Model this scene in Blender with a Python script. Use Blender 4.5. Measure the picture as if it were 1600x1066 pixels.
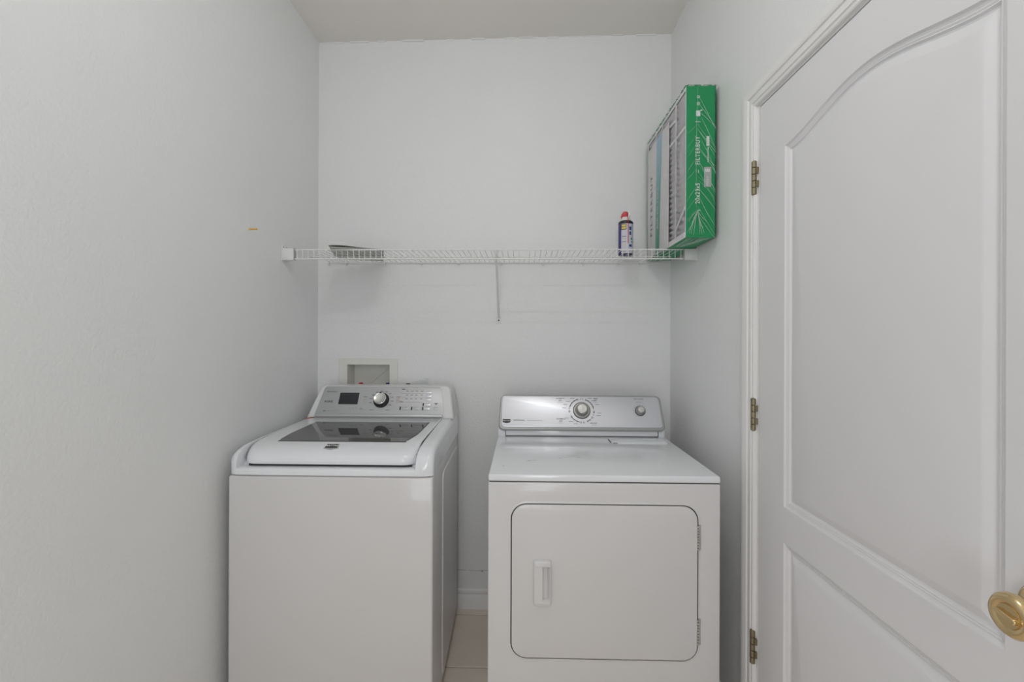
import bpy, bmesh, math, random
from mathutils import Matrix, Vector

for o in list(bpy.data.objects):
    bpy.data.objects.remove(o)
SC = bpy.context.scene
COL = SC.collection
random.seed(4)
PI = math.pi

# ------------------------------------------------------------------ camera, light, exposure
cam_data = bpy.data.cameras.new('camera')
cam_data.sensor_width = 36.0
cam_data.lens = 711.0 / 1600.0 * 36.0
cam_data.shift_y = -7.0 / 1600.0
cam_data.clip_start = 0.02
cam = bpy.data.objects.new('camera', cam_data)
COL.objects.link(cam)
YAW, ROLL = math.atan(17.0 / 711.0), 0.0035
R_ = Vector((math.cos(YAW), math.sin(YAW), 0))
F_ = Vector((-math.sin(YAW), math.cos(YAW), 0))
U_ = Vector((0, 0, 1))
r2 = R_ * math.cos(ROLL) + U_ * math.sin(ROLL)
u2 = U_ * math.cos(ROLL) - R_ * math.sin(ROLL)
cam.matrix_world = Matrix(((r2.x, u2.x, -F_.x, 0), (r2.y, u2.y, -F_.y, 0), (r2.z, u2.z, -F_.z, 1.367), (0, 0, 0, 1)))
SC.camera = cam

SC.view_settings.view_transform = 'Standard'
SC.view_settings.look = 'None'
SC.view_settings.gamma = 1.0
SC.view_settings.use_curve_mapping = False
SC.view_settings.exposure = 0.1

world = bpy.data.worlds.new('world')
SC.world = world
world.use_nodes = True
world.node_tree.nodes['Background'].inputs[0].default_value = (0.9, 0.95, 1.0, 1)
world.node_tree.nodes['Background'].inputs[1].default_value = 0.05

FILL_X, FILL_Z, FILL_H = 0.5, 1.5, 2.1
BULB_W, FILL_W = 4.1, 16.0


def lamp(name, kind, loc, power, color=(1, 1, 1), size=0.1, size_y=None, rot=(0, 0, 0)):
    d = bpy.data.lights.new(name, kind)
    d.energy = power
    d.color = color
    if kind == 'POINT':
        d.shadow_soft_size = size
    else:
        d.shape = 'RECTANGLE' if size_y else 'DISK'
        d.size = size
        if size_y:
            d.size_y = size_y
    o = bpy.data.objects.new(name, d)
    o.location = loc
    o.rotation_euler = rot
    COL.objects.link(o)
    return o


# two bulbs of the ceiling fixture above the machines' front; plus an added, unseen fill light behind the camera
lamp('ceiling_bulb', 'POINT', (-0.165, 0.64, 2.70), BULB_W, (0.97, 0.985, 1.0), 0.011)
lamp('ceiling_bulb', 'POINT', (-0.070, 0.64, 2.70), BULB_W, (0.97, 0.985, 1.0), 0.011)
lamp('fill_light', 'AREA', (-0.18, -1.36, FILL_Z), FILL_W, (0.985, 0.988, 1.0), FILL_X, FILL_H, (math.radians(90), 0, 0))


# ------------------------------------------------------------------ materials
def mat(name, color, rough=0.5, metal=0.0, spec=0.5, bump=0.0, bump_scale=200.0, var=0.0, var_scale=3.0, coat=0.0,
        trans=0.0, alpha=1.0, emit=None, aniso=0.0, detail=3.0, dist=0.002):
    m = bpy.data.materials.new(name)
    m.use_nodes = True
    nt = m.node_tree
    b = nt.nodes['Principled BSDF']
    b.inputs['Base Color'].default_value = (*color, 1)
    b.inputs['Roughness'].default_value = rough
    b.inputs['Metallic'].default_value = metal
    b.inputs['Specular IOR Level'].default_value = spec
    b.inputs['Coat Weight'].default_value = coat
    b.inputs['Coat Roughness'].default_value = 0.05
    b.inputs['Transmission Weight'].default_value = trans
    b.inputs['Alpha'].default_value = alpha
    if aniso:
        b.inputs['Anisotropic'].default_value = aniso
    if emit:
        b.inputs['Emission Color'].default_value = (*emit[0], 1)
        b.inputs['Emission Strength'].default_value = emit[1]
    tc = nt.nodes.new('ShaderNodeTexCoord')
    if bump:
        n = nt.nodes.new('ShaderNodeTexNoise')
        n.inputs['Scale'].default_value = bump_scale
        n.inputs['Detail'].default_value = detail
        nt.links.new(tc.outputs['Object'], n.inputs['Vector'])
        bp = nt.nodes.new('ShaderNodeBump')
        bp.inputs['Strength'].default_value = bump
        bp.inputs['Distance'].default_value = dist
        nt.links.new(n.outputs['Fac'], bp.inputs['Height'])
        nt.links.new(bp.outputs['Normal'], b.inputs['Normal'])
    if var:
        n2 = nt.nodes.new('ShaderNodeTexNoise')
        n2.inputs['Scale'].default_value = var_scale
        n2.inputs['Detail'].default_value = 4.0
        nt.links.new(tc.outputs['Object'], n2.inputs['Vector'])
        mx = nt.nodes.new('ShaderNodeMix')
        mx.data_type = 'RGBA'
        lo = tuple(c * (1 - var) for c in color)
        hi = tuple(min(1, c * (1 + var)) for c in color)
        mx.inputs['A'].default_value = (*lo, 1)
        mx.inputs['B'].default_value = (*hi, 1)
        nt.links.new(n2.outputs['Fac'], mx.inputs['Factor'])
        nt.links.new(mx.outputs['Result'], b.inputs['Base Color'])
    return m


M = {}
M['wall'] = mat('wall_paint', (0.84, 0.85, 0.85), 0.5, bump=0.5, bump_scale=115, var=0.02, var_scale=2.0, detail=3, dist=0.003)
M['ceil'] = mat('ceiling_paint', (0.87, 0.84, 0.79), 0.8, bump=0.3, bump_scale=90, var=0.03)
M['trim'] = mat('trim_paint', (0.86, 0.855, 0.85), 0.4, bump=0.05, bump_scale=60)
M['door'] = mat('door_paint', (0.80, 0.795, 0.81), 0.45, bump=0.06, bump_scale=120, var=0.012)
M['enamel'] = mat('white_enamel', (0.72, 0.71, 0.71), 0.3, coat=0.25, bump=0.02, bump_scale=400)  # fronts and sides: same white, darkened in colour below the lit tops
M['enamel_lit_top'] = mat('white_glossy_enamel_lit', (0.85, 0.87, 0.90), 0.2, coat=0.6)  # glossy tops: white lightened and cooled to paint in the light on them
M['plastic'] = mat('white_plastic', (0.80, 0.80, 0.80), 0.35)
M['silver'] = mat('brushed_silver', (0.56, 0.57, 0.58), 0.42, metal=0.55, bump=0.03, bump_scale=900)
M['silver_pale'] = mat('pale_silver', (0.70, 0.71, 0.75), 0.33, metal=0.75)
M['bezel'] = mat('grey_bezel', (0.40, 0.41, 0.40), 0.35, metal=0.3)
M['chrome'] = mat('satin_chrome', (0.72, 0.72, 0.71), 0.22, metal=1.0)
M['knob_side'] = mat('dark_chrome', (0.42, 0.42, 0.40), 0.3, metal=0.9)
M['black'] = mat('black_plastic', (0.02, 0.02, 0.022), 0.35)
M['dark'] = mat('dark_gap_and_shade', (0.035, 0.034, 0.032), 0.8)
M['grey'] = mat('grey_print', (0.16, 0.16, 0.17), 0.5)
M['grey_lt'] = mat('light_grey_print', (0.33, 0.33, 0.34), 0.5)
M['pink_print'] = mat('pale_red_print', (0.50, 0.36, 0.33), 0.5)
M['tan_print'] = mat('pale_tan_print', (0.50, 0.45, 0.38), 0.5)
M['lcd'] = mat('dark_display', (0.025, 0.026, 0.03), 0.25)
M['glass'] = mat('tinted_lid_glass', (0.085, 0.083, 0.085), 0.03, spec=0.65)
M['white_print'] = mat('white_print', (0.82, 0.82, 0.82), 0.5)
M['brass'] = mat('polished_brass', (0.72, 0.55, 0.30), 0.2, metal=1.0)
M['brass_dk'] = mat('antique_brass_hinge', (0.30, 0.26, 0.17), 0.42, metal=0.9, var=0.25, var_scale=60)
M['steel'] = mat('zinc_steel', (0.55, 0.55, 0.53), 0.35, metal=0.9)
M['wire'] = mat('white_vinyl_wire', (0.82, 0.82, 0.81), 0.4)
M['tile'] = mat('beige_tile', (0.87, 0.775, 0.67), 0.35, var=0.08, var_scale=9, bump=0.05, bump_scale=30)
M['grout'] = mat('dark_grout', (0.17, 0.14, 0.12), 0.9, bump=0.2, bump_scale=200)
M['green'] = mat('green_cardboard', (0.012, 0.30, 0.105), 0.45, var=0.06, var_scale=12)
M['media'] = mat('grey_pleat_media', (0.86, 0.84, 0.86), 0.9, bump=0.3, bump_scale=300)
M['card'] = mat('white_cardboard', (0.90, 0.89, 0.90), 0.7)
M['badge_grey'] = mat('grey_label', (0.46, 0.47, 0.47), 0.5)
M['purple'] = mat('purple_can', (0.045, 0.03, 0.19), 0.3)
M['red'] = mat('red_plastic', (0.58, 0.02, 0.025), 0.35)
M['yellow'] = mat('yellow_shield', (0.78, 0.66, 0.12), 0.4)
M['blue_pl'] = mat('blue_plastic', (0.02, 0.07, 0.28), 0.4)
M['orange'] = mat('orange_plastic', (0.85, 0.40, 0.015), 0.45)
M['rust'] = mat('rust', (0.42, 0.12, 0.05), 0.8)
M['grey_green'] = mat('grey_green_print', (0.22, 0.30, 0.28), 0.6)
M['scuff'] = mat('scuff_marks', (0.46, 0.42, 0.42), 0.6)
M['dirt'] = mat('dirt_smudge', (0.48, 0.46, 0.45), 0.8)
M['paper'] = mat('grey_paper', (0.58, 0.58, 0.56), 0.7, var=0.15, var_scale=30)
M['can_label'] = mat('can_label', (0.62, 0.62, 0.72), 0.35)
M['box_cream'] = mat('cream_plastic', (0.79, 0.79, 0.75), 0.5)


def film_material(name, fac, rough, bump, scale):
    m = bpy.data.materials.new(name)
    m.use_nodes = True
    nt = m.node_tree
    nt.nodes.clear()
    out = nt.nodes.new('ShaderNodeOutputMaterial')
    mix = nt.nodes.new('ShaderNodeMixShader')
    tr = nt.nodes.new('ShaderNodeBsdfTransparent')
    gl = nt.nodes.new('ShaderNodeBsdfGlossy')
    gl.inputs['Roughness'].default_value = rough
    gl.inputs['Color'].default_value = (1, 1, 1, 1)
    tc = nt.nodes.new('ShaderNodeTexCoord')
    n = nt.nodes.new('ShaderNodeTexNoise')
    n.inputs['Scale'].default_value = scale
    n.inputs['Detail'].default_value = 3
    bp = nt.nodes.new('ShaderNodeBump')
    bp.inputs['Strength'].default_value = bump
    bp.inputs['Distance'].default_value = 0.01
    fr = nt.nodes.new('ShaderNodeFresnel')
    fr.inputs['IOR'].default_value = 1.0 + fac
    nt.links.new(tc.outputs['Object'], n.inputs['Vector'])
    nt.links.new(n.outputs['Fac'], bp.inputs['Height'])
    nt.links.new(bp.outputs['Normal'], gl.inputs['Normal'])
    nt.links.new(bp.outputs['Normal'], fr.inputs['Normal'])
    nt.links.new(fr.outputs['Fac'], mix.inputs['Fac'])
    nt.links.new(tr.outputs[0], mix.inputs[1])
    nt.links.new(gl.outputs[0], mix.inputs[2])
    nt.links.new(mix.outputs[0], out.inputs['Surface'])
    return m


M['film'] = film_material('clear_shrink_film', 0.13, 0.12, 0.8, 22)
M['crease'] = mat('film_crease', (0.70, 0.88, 0.78), 0.15, alpha=0.3)
M['sleeve'] = mat('clear_sleeve', (0.72, 0.76, 0.75), 0.25, alpha=0.22)


def stripe_material():
    m = bpy.data.materials.new('blue_green_stripe')
    m.use_nodes = True
    nt = m.node_tree
    b = nt.nodes['Principled BSDF']
    tc = nt.nodes.new('ShaderNodeTexCoord')
    sp = nt.nodes.new('ShaderNodeSeparateXYZ')
    mr = nt.nodes.new('ShaderNodeMapRange')
    mr.inputs['From Min'].default_value = 1.85
    mr.inputs['From Max'].default_value = 2.25
    cr = nt.nodes.new('ShaderNodeValToRGB')
    cr.color_ramp.elements[0].color = (0.12, 0.46, 0.30, 1)
    cr.color_ramp.elements[1].color = (0.46, 0.68, 0.84, 1)
    nt.links.new(tc.outputs['Object'], sp.inputs[0])
    nt.links.new(sp.outputs['Z'], mr.inputs['Value'])
    nt.links.new(mr.outputs['Result'], cr.inputs['Fac'])
    nt.links.new(cr.outputs['Color'], b.inputs['Base Color'])
    b.inputs['Roughness'].default_value = 0.5
    return m


M['stripe'] = stripe_material()


# ------------------------------------------------------------------ mesh helpers
class B:
    def __init__(self):
        self.bm = bmesh.new()

    def face(self, pts):
        vs = [self.bm.verts.new(p) for p in pts]
        return self.bm.faces.new(vs)

    def box(self, a, b, bev=0.0, seg=2, mx=None):
        x0, y0, z0 = a
        x1, y1, z1 = b
        c = [(x0, y0, z0), (x1, y0, z0), (x1, y1, z0), (x0, y1, z0), (x0, y0, z1), (x1, y0, z1), (x1, y1, z1), (x0, y1, z1)]
        if mx:
            c = [mx @ Vector(p) for p in c]
        v = [self.bm.verts.new(p) for p in c]
        fs = [self.bm.faces.new([v[i] for i in q]) for q in
              ((0, 3, 2, 1), (4, 5, 6, 7), (0, 1, 5, 4), (1, 2, 6, 5), (2, 3, 7, 6), (3, 0, 4, 7))]
        if bev:
            es = set(e for f in fs for e in f.edges)
            bmesh.ops.bevel(self.bm, geom=list(es), offset=bev, segments=seg, profile=0.5, affect='EDGES')
        return self

    def loops(self, rings, cap0=True, cap1=True, closed=True):
        """bridge successive equal-length rings of points"""
        R = [[self.bm.verts.new(p) for p in r] for r in rings]
        n = len(R[0])
        for a, b in zip(R, R[1:]):
            for i in range(n if closed else n - 1):
                j = (i + 1) % n
                self.bm.faces.new((a[i], a[j], b[j], b[i]))
        if cap0:
            self.bm.faces.new(list(reversed(R[0])))
        if cap1:
            self.bm.faces.new(R[-1])
        return self

    def ring_fill(self, outer, holes):
        """flat face with holes"""
        es = []
        for lp in [outer] + holes:
            vs = [self.bm.verts.new(p) for p in lp]
            for i in range(len(vs)):
                es.append(self.bm.edges.new((vs[i], vs[(i + 1) % len(vs)])))
        bmesh.ops.triangle_fill(self.bm, use_beauty=True, use_dissolve=False, edges=es)
        return self

    def tube(self, pts, r, n=8, cap=True):
        pts = [Vector(p) for p in pts]
        rings = []
        up = None
        for i, p in enumerate(pts):
            if i == 0:
                t = pts[1] - pts[0]
            elif i == len(pts) - 1:
                t = pts[-1] - pts[-2]
            else:
                t = (pts[i + 1] - pts[i]).normalized() + (pts[i] - pts[i - 1]).normalized()
            t.normalize()
            if up is None:
                up = Vector((0, 0, 1)) if abs(t.z) < 0.9 else Vector((1, 0, 0))
            s = t.cross(up)
            if s.length < 1e-4:
                s = t.cross(Vector((0, 1, 0)))
            s.normalize()
            up = s.cross(t).normalized()
            rr = r[i] if isinstance(r, (list, tuple)) else r
            rings.append([p + (s * math.cos(2 * PI * k / n) + up * math.sin(2 * PI * k / n)) * rr for k in range(n)])
        return self.loops(rings, cap, cap)

    def lathe(self, prof, mx, n=40, cap0=True, cap1=True):
        """prof: (radius, height) along local z"""
        rings = []
        for r, h_ in prof:
            r = max(r, 1e-5)
            rings.append([mx @ Vector((r * math.cos(2 * PI * k / n), r * math.sin(2 * PI * k / n), h_)) for k in range(n)])
        return self.loops(rings, cap0, cap1)

    def prism(self, poly, d0, d1, mx, bev=0.0, seg=2):
        """poly in local xy, from local z=d0 to d1 (front); bevels the front rim"""
        n0 = len(self.bm.faces)
        if bev:
            rings = [[mx @ Vector((x, y, d0)) for x, y in poly]]
            for k in range(seg + 1):
                a = k / seg * PI / 2
                q = inset(poly, bev * (1 - math.cos(a)))
                rings.append([mx @ Vector((x, y, d1 - bev + bev * math.sin(a))) for x, y in q])
            return self.loops(rings)
        return self.loops([[mx @ Vector((x, y, d0)) for x, y in poly], [mx @ Vector((x, y, d1)) for x, y in poly]])

    def bevel_sharp(self, off, seg=2, ang=40):
        bmesh.ops.remove_doubles(self.bm, verts=self.bm.verts, dist=1e-6)
        bmesh.ops.recalc_face_normals(self.bm, faces=self.bm.faces)
        es = [e for e in self.bm.edges if len(e.link_faces) == 2 and e.calc_face_angle(0) > math.radians(ang)]
        bmesh.ops.bevel(self.bm, geom=es, offset=off, segments=seg, profile=0.5, affect='EDGES')
        return self


def inset(poly, d):
    """inset a convex ccw polygon by d"""
    n = len(poly)
    out = []
    for i in range(n):
        p0, p1, p2 = Vector(poly[i - 1]), Vector(poly[i]), Vector(poly[(i + 1) % n])
        a = (p1 - p0)
        b = (p2 - p1)
        if a.length < 1e-9:
            a = b
        if b.length < 1e-9:
            b = a
        a.normalize()
        b.normalize()
        na, nb = Vector((-a.y, a.x)), Vector((-b.y, b.x))
        m = na + nb
        m = m / max(m.dot(na), 1e-6) if m.length > 1e-6 else na
        out.append(tuple(p1 + m * d))
    return out


def rpoly(corners, r, seg=6):
    """ccw polygon with rounded corners"""
    out = []
    n = len(corners)
    for i in range(n):
        p0, p1, p2 = Vector(corners[i - 1]), Vector(corners[i]), Vector(corners[(i + 1) % n])
        rr = r[i] if isinstance(r, (list, tuple)) else r
        a, b = (p0 - p1).normalized(), (p2 - p1).normalized()
        th = a.angle(b)
        t = rr / math.tan(th / 2)
        c = p1 + (a + b).normalized() * (rr / math.sin(th / 2))
        s, e = p1 + a * t - c, p1 + b * t - c
        a0 = math.atan2(s.y, s.x)
        a1 = math.atan2(e.y, e.x)
        while a1 < a0:
            a1 += 2 * PI
        for k in range(seg + 1):
            aa = a0 + (a1 - a0) * k / seg
            out.append((c.x + rr * math.cos(aa), c.y + rr * math.sin(aa)))
    return out


def rrect(x0, y0, x1, y1, r, seg=6):
    return rpoly([(x0, y0), (x1, y0), (x1, y1), (x0, y1)], r, seg)


def obj(name, b, m, parent=None, smooth=35, bev=0, seg=2, recalc=True, kind=None, label=None):
    bm = b.bm
    if bev:
        b.bevel_sharp(bev, seg)
    bmesh.ops.remove_doubles(bm, verts=bm.verts, dist=1e-6)
    if recalc:
        bmesh.ops.recalc_face_normals(bm, faces=bm.faces)
    if smooth:
        for f in bm.faces:
            f.smooth = True
        for e in bm.edges:
            if len(e.link_faces) == 2 and e.calc_face_angle(0) > math.radians(smooth):
                e.smooth = False
    me = bpy.data.meshes.new(name)
    bm.to_mesh(me)
    bm.free()
    if isinstance(m, str):
        m = M[m]
    me.materials.append(m)
    return link(name, me, parent, kind, label)


def link(name, me, parent=None, kind=None, label=None, loc=None):
    o = bpy.data.objects.new(name, me)
    COL.objects.link(o)
    if loc:
        o.location = loc
    if parent:
        o.parent = parent
        if parent.type == 'EMPTY':
            o.matrix_parent_inverse = Matrix.Translation(-parent.location)
    if kind:
        o['kind'] = kind
    if label:
        o['label'] = label
    return o


def thing(name, label, cat, loc=(0, 0, 0), group=None):
    o = bpy.data.objects.new(name, None)
    o.empty_display_size = 0.05
    o.location = loc
    COL.objects.link(o)
    o['label'] = label
    o['category'] = cat
    if group:
        o['group'] = group
    return o


def tag(o, label, cat, group=None):
    o['label'] = label
    o['category'] = cat
    if group:
        o['group'] = group
    return o


def structure(name, b, m, **k):
    return obj(name, b, m, kind='structure', **k)


TEXT = []


def text(name, body, size, m, mx, parent, align='CENTER', sx=1.0, bold=0.0, label=None, space=1.0):
    """flat print: local x along the line, local z off the surface; placed by mx"""
    cu = bpy.data.curves.new(name, 'FONT')
    cu.body = body
    cu.size = size
    cu.align_x = align
    cu.align_y = 'CENTER'
    cu.resolution_u = 3
    cu.space_character = space
    cu.offset = bold
    t = bpy.data.objects.new(name, cu)
    COL.objects.link(t)
    TEXT.append((t, name, m, mx @ Matrix.Diagonal((sx, 1, 1, 1)), parent, label))


def bake_text():
    bpy.context.view_layer.update()
    dg = bpy.context.evaluated_depsgraph_get()
    for t, name, m, mx, parent, label in TEXT:
        me = bpy.data.meshes.new_from_object(t.evaluated_get(dg))
        me.transform(mx)
        me.materials.clear()
        me.materials.append(M[m])
        bpy.data.objects.remove(t)
        me.name = name
        link(name, me, parent, label=label)


def frame(o, xd, ud):
    xd = Vector(xd).normalized()
    ud = Vector(ud).normalized()
    n = xd.cross(ud)
    return Matrix(((xd.x, ud.x, n.x, o[0]), (xd.y, ud.y, n.y, o[1]), (xd.z, ud.z, n.z, o[2]), (0, 0, 0, 1)))


def T(x, y, z=0):
    return Matrix.Translation((x, y, z))


# ------------------------------------------------------------------ room
XL, XR, YB, YF, ZC = -1.042, 0.736, 2.29, -1.35, 2.87
b = B()
b.box((XL - .12, YF - .1, 0), (XL, YB + .12, ZC + .06))
structure('wall_left', b, 'wall', smooth=0)

# back wall with the opening for the outlet box
HX0, HX1, HZ0, HZ1 = -0.918, -0.646, 1.022, 1.243
b = B()
for a, c in (((XL, YB, 0), (HX0, YB + .12, ZC + .06)), ((HX1, YB, 0), (XR, YB + .12, ZC + .06)),
             ((HX0, YB, 0), (HX1, YB + .12, HZ0)), ((HX0, YB, HZ1), (HX1, YB + .12, ZC + .06))):
    b.box(a, c)
wall_back = structure('wall_back', b, 'wall', smooth=0)

DY0, DY1, DZ = 0.579, 1.435, 2.0835     # door leaf along y, top
b = B()
for a, c in (((XR, DY1 + .018, 0), (XR + .12, YB + .12, ZC + .06)), ((XR, YF - .1, 0), (XR + .12, DY0 - .018, ZC + .06)),
             ((XR, DY0 - .018, DZ + .018), (XR + .12, DY1 + .018, ZC + .06))):
    b.box(a, c)
structure('wall_right', b, 'wall', smooth=0)

b = B()
for a, c in (((XL, YF - .1, 0), (-.85, YF, ZC)), ((.55, YF - .1, 0), (XR, YF, ZC)), ((-.85, YF - .1, 2.72), (.55, YF, ZC))):
    b.box(a, c)
structure('wall_front', b, 'wall', smooth=0)

# ceiling: a little out of level, higher on the right
zl, zr = 2.856, 2.882
b = B()
b.loops([[(XL - .1, YF - .1, zl), (XR + .1, YF - .1, zr), (XR + .1, YB + .1, zr), (XL - .1, YB + .1, zl)],
         [(XL - .1, YF - .1, 3.0), (XR + .1, YF - .1, 3.0), (XR + .1, YB + .1, 3.0), (XL - .1, YB + .1, 3.0)]])
structure('ceiling', b, 'ceil', smooth=0)

# floor: grout bed with tiles
b = B()
b.box((XL - .1, YF - .1, -.06), (XR + .1, YB + .1, -.003))
floor = structure('floor', b, 'grout', smooth=0)
PITCH, G = 0.3558, 0.005
tile_mesh = None
x0s = [-0.405 + PITCH * k for k in range(-2, 4)]
y0s = [2.2293 - PITCH * k for k in range(-1, 10)]
for xs in x0s:
    for ys in y0s:
        # tile spans xs..xs+PITCH, ys-PITCH..ys, cut at the walls
        xa, xb = max(xs + G / 2, XL), min(xs + PITCH - G / 2, XR)
        ya, yb = max(ys - PITCH + G / 2, YF), min(ys - G / 2, YB)
        if xb - xa < .02 or yb - ya < .02:
            continue
        full = abs(xb - xa - PITCH + G) < 1e-4 and abs(yb - ya - PITCH + G) < 1e-4
        if full and tile_mesh:
            link('tile', tile_mesh, floor, loc=((xa + xb) / 2, (ya + yb) / 2, 0))
            continue
        b = B()
        w, d = (xb - xa) / 2, (yb - ya) / 2
        b.box((-w, -d, -.006), (w, d, 0), .0012, 1)
        o = obj('tile', b, 'tile', floor, smooth=0)
        o.location = ((xa + xb) / 2, (ya + yb) / 2, 0)
        if full:
            tile_mesh = o.data

# baseboards: moulded profile (height, thickness)
BP = [(0, 0), (0, .016), (.052, .016), (.062, .012), (.072, .0105), (.0735, .0045), (.0785, .0045), (.080, .011), (.090, .010), (.096, .006), (.0965, 0)]


def baseboard(name, p0, p1, n):
    b = B()
    n = Vector(n)
    b.loops([[Vector(p) + n * t + Vector((0, 0, h_)) for h_, t in BP] for p in (p0, p1)])
    structure(name, b, 'trim', smooth=25)


baseboard('baseboard_back', (XL, YB, 0), (XR, YB, 0), (0, -1, 0))
baseboard('baseboard_right', (XR, YB - .0165, 0), (XR, 1.516, 0), (-1, 0, 0))
baseboard('baseboard_left', (XL, YB - .0165, 0), (XL, YF, 0), (1, 0, 0))

# scuffed line of dirt above the back baseboard
b = B()
x = -.42
while x < -.02:
    w = random.uniform(.010, .04)
    z_ = .1855 + random.uniform(-.0012, .0012)
    b.box((x, YB - .0005, z_), (x + w, YB + .001, z_ + random.uniform(.0012, .0028)))
    x += w + random.uniform(-.004, .008)
b.box((-.205, YB - .0006, .179), (-.197, YB + .001, .186))
obj('dirt_mark', b, 'dirt', wall_back, smooth=0, kind='stuff')

# ragged caulk where the ceiling meets the back wall
b = B()
x = XL + .02
while x < XR - .05:
    w = random.uniform(.03, .12)
    zc = zl + (x - XL) / (XR - XL) * (zr - zl)
    b.box((x, YB - random.uniform(.003, .009), zc - random.uniform(.003, .007)), (x + w, YB + .002, zc + .004), .001, 1)
    x += w + random.uniform(.0, .12)
obj('caulk', b, 'wall', wall_back, smooth=0, kind='stuff')

# ------------------------------------------------------------------ door in the right wall
# local frame on the door face: u along +y, v up, n into the room (-x)
FX = XR + .001
b = B()


def dpt(u, v, d):
    return (FX + d, u, v)


def panel_ring(u0, u1, v0, v1, d, depth, arch, n=48):
    """closed ring of an inset panel outline, ccw seen from the room; arch = rise of the eyebrow top"""
    pts = []
    a, c = u0 + d, u1 - d
    for k in range(9):
        t = k / 8
        pts.append((a + (c - a) * t, v0 + d))
    for k in range(1, 9):
        t = k / 8
        pts.append((c, v0 + d + (v1 - d - v0 - d) * t))
    for k in range(1, n):
        t = k / n
        s = 2 * t - 1
        e = 0.5 * (1 + math.cos(PI * s)) if arch else 0
        pts.append((c + (a - c) * t, v1 - d + arch * e ** 0.85 if arch else v1 - d))
    for k in range(8):
        t = k / 8
        pts.append((a, v1 - d + (v0 + d - v1 + d) * t))
    return [dpt(u, v, depth) for u, v in pts]


PROF = [(0, 0), (.003, .0045), (.008, .007), (.0095, .0055), (.013, .0075), (.0145, .0065), (.0175, .0108), (.0215, .0116), (.0385, .0042), (.042, .0032)]
PANELS = [(.712, 1.302, .889, 1.9085, .053), (.712, 1.302, .19, .789, 0)]
outer = [dpt(DY0, .012, 0), dpt(DY1, .012, 0), dpt(DY1, DZ, 0), dpt(DY0, DZ, 0)]
holes = [panel_ring(*p[:4], 0, 0, p[4]) for p in PANELS]
b.ring_fill(outer, holes)
back = [(x + .036, y, z) for x, y, z in outer]
b.loops([outer, back], False, True)
door = structure('door_1', b, 'door', smooth=30)
for p in PANELS:
    b = B()
    b.loops([panel_ring(*p[:4], d, dep, p[4]) for d, dep in PROF], False, True)
    obj('door_panel', b, 'door', door, smooth=22)

# hinges
for z0, z1 in ((1.817, 1.922), (1.074, 1.174), (.340, .444)):
    hx, hy = XR - .0085, 1.4530
    b = B()
    n = 5
    b.lathe([(.0035, z0 - .002), (.0065, z0), (.0065, z0 + .001), (.0035, z0 + .001), (.0035, z1 - .001), (.0065, z1 - .001), (.0065, z1), (.004, z1 + .002)], T(hx, hy), 12)
    h_ = obj('hinge', b, 'brass_dk', door, label='aged brass hinge with five knuckles')
    for k in range(n):
        kb = B()
        hh = (z1 - z0) / n / 2 - .0006
        kb.lathe([(.0066, -hh), (.0078, -hh + .0008), (.0078, hh - .0008), (.0066, hh)], T(hx, hy, z0 + (z1 - z0) * (k + .5) / n), 16)
        obj('knuckle', kb, 'brass_dk', h_)
    b = B()
    for k in range(n):
        a = z0 + (z1 - z0) * k / n + .001
        c = z0 + (z1 - z0) * (k + 1) / n - .001
        if k % 2:
            b.box((hx, 1.4395, a), (XR + .0015, 1.449, c))
        else:
            b.box((hx, 1.457, a), (XR + .0015, 1.464, c))
    obj('hinge_leaf', b, 'brass_dk', h_, smooth=0)

# knob (axis into the room, -x)
KM = frame((XR, .650, .980), (0, -1, 0), (0, 0, 1))
b = B()
b.lathe([(.041, 0), (.041, .004), (.037, .008), (.024, .009), (.015, .011), (.0115, .016), (.0115, .026), (.014, .032), (.022, .037), (.0285, .043),
         (.0305, .050), (.0298, .056), (.0265, .0605), (.0225, .0615), (.0185, .0608), (.0165, .0590)], KM, 56, True, True)
knob = obj('door_knob', b, 'brass', door, smooth=50, label='polished brass knob with a privacy turn button')
b = B()
b.lathe([(.0165, .056), (.0162, .0596), (.0158, .0606), (.0, .0606)], KM, 40, False, False)
prof = rrect(-.0145, -.0042, .0145, .0042, .004)
b.prism(prof, .060, .0655, KM @ Matrix.Rotation(math.radians(-12), 4, 'Z'), .0018, 3)
obj('turn_button', b, 'brass', knob, smooth=40)

# door jamb and casing
b = B()
b.box((XR + .0, DY1 + .003, 0), (XR + .12, DY1 + .018, DZ + .018))
b.box((XR + .0, DY0 - .018, 0), (XR + .12, DY0 - .003, DZ + .018))
b.box((XR + .0, DY0 - .003, DZ + .004), (XR + .12, DY1 + .003, DZ + .018))
b.box((XR + .040, DY1 - .010, 0), (XR + .075, DY1 + .003, DZ + .004))
b.box((XR + .040, DY0 - .003, 0), (XR + .075, DY0 + .010, DZ + .004))
b.box((XR + .040, DY0 - .003, DZ - .008), (XR + .075, DY1 + .003, DZ + .004))
structure('trim_2', b, 'trim', smooth=0)
CP = [(0, 0), (0, .008), (.003, .0105), (.008, .0105), (.0095, .0085), (.0125, .0085), (.014, .0125), (.022, .0135), (.030, .012), (.0315, .0105),
      (.034, .0105), (.0355, .0145), (.044, .0175), (.054, .019), (.060, .0185), (.064, .015), (.0645, 0)]
b = B()
cy0, cy1, cz = DY0 - .014, DY1 + .014, DZ + .010
rings = []
for (y, z), (dy, dz) in (((cy1, 0), (1, 0)), ((cy1, cz), (1, 1)), ((cy0, cz), (-1, 1)), ((cy0, 0), (-1, 0))):
    rings.append([(XR - t, y + dy * w, z + dz * w) for w, t in CP])
b.loops(rings, True, True)
structure('trim_1', b, 'trim', smooth=20)

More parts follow.
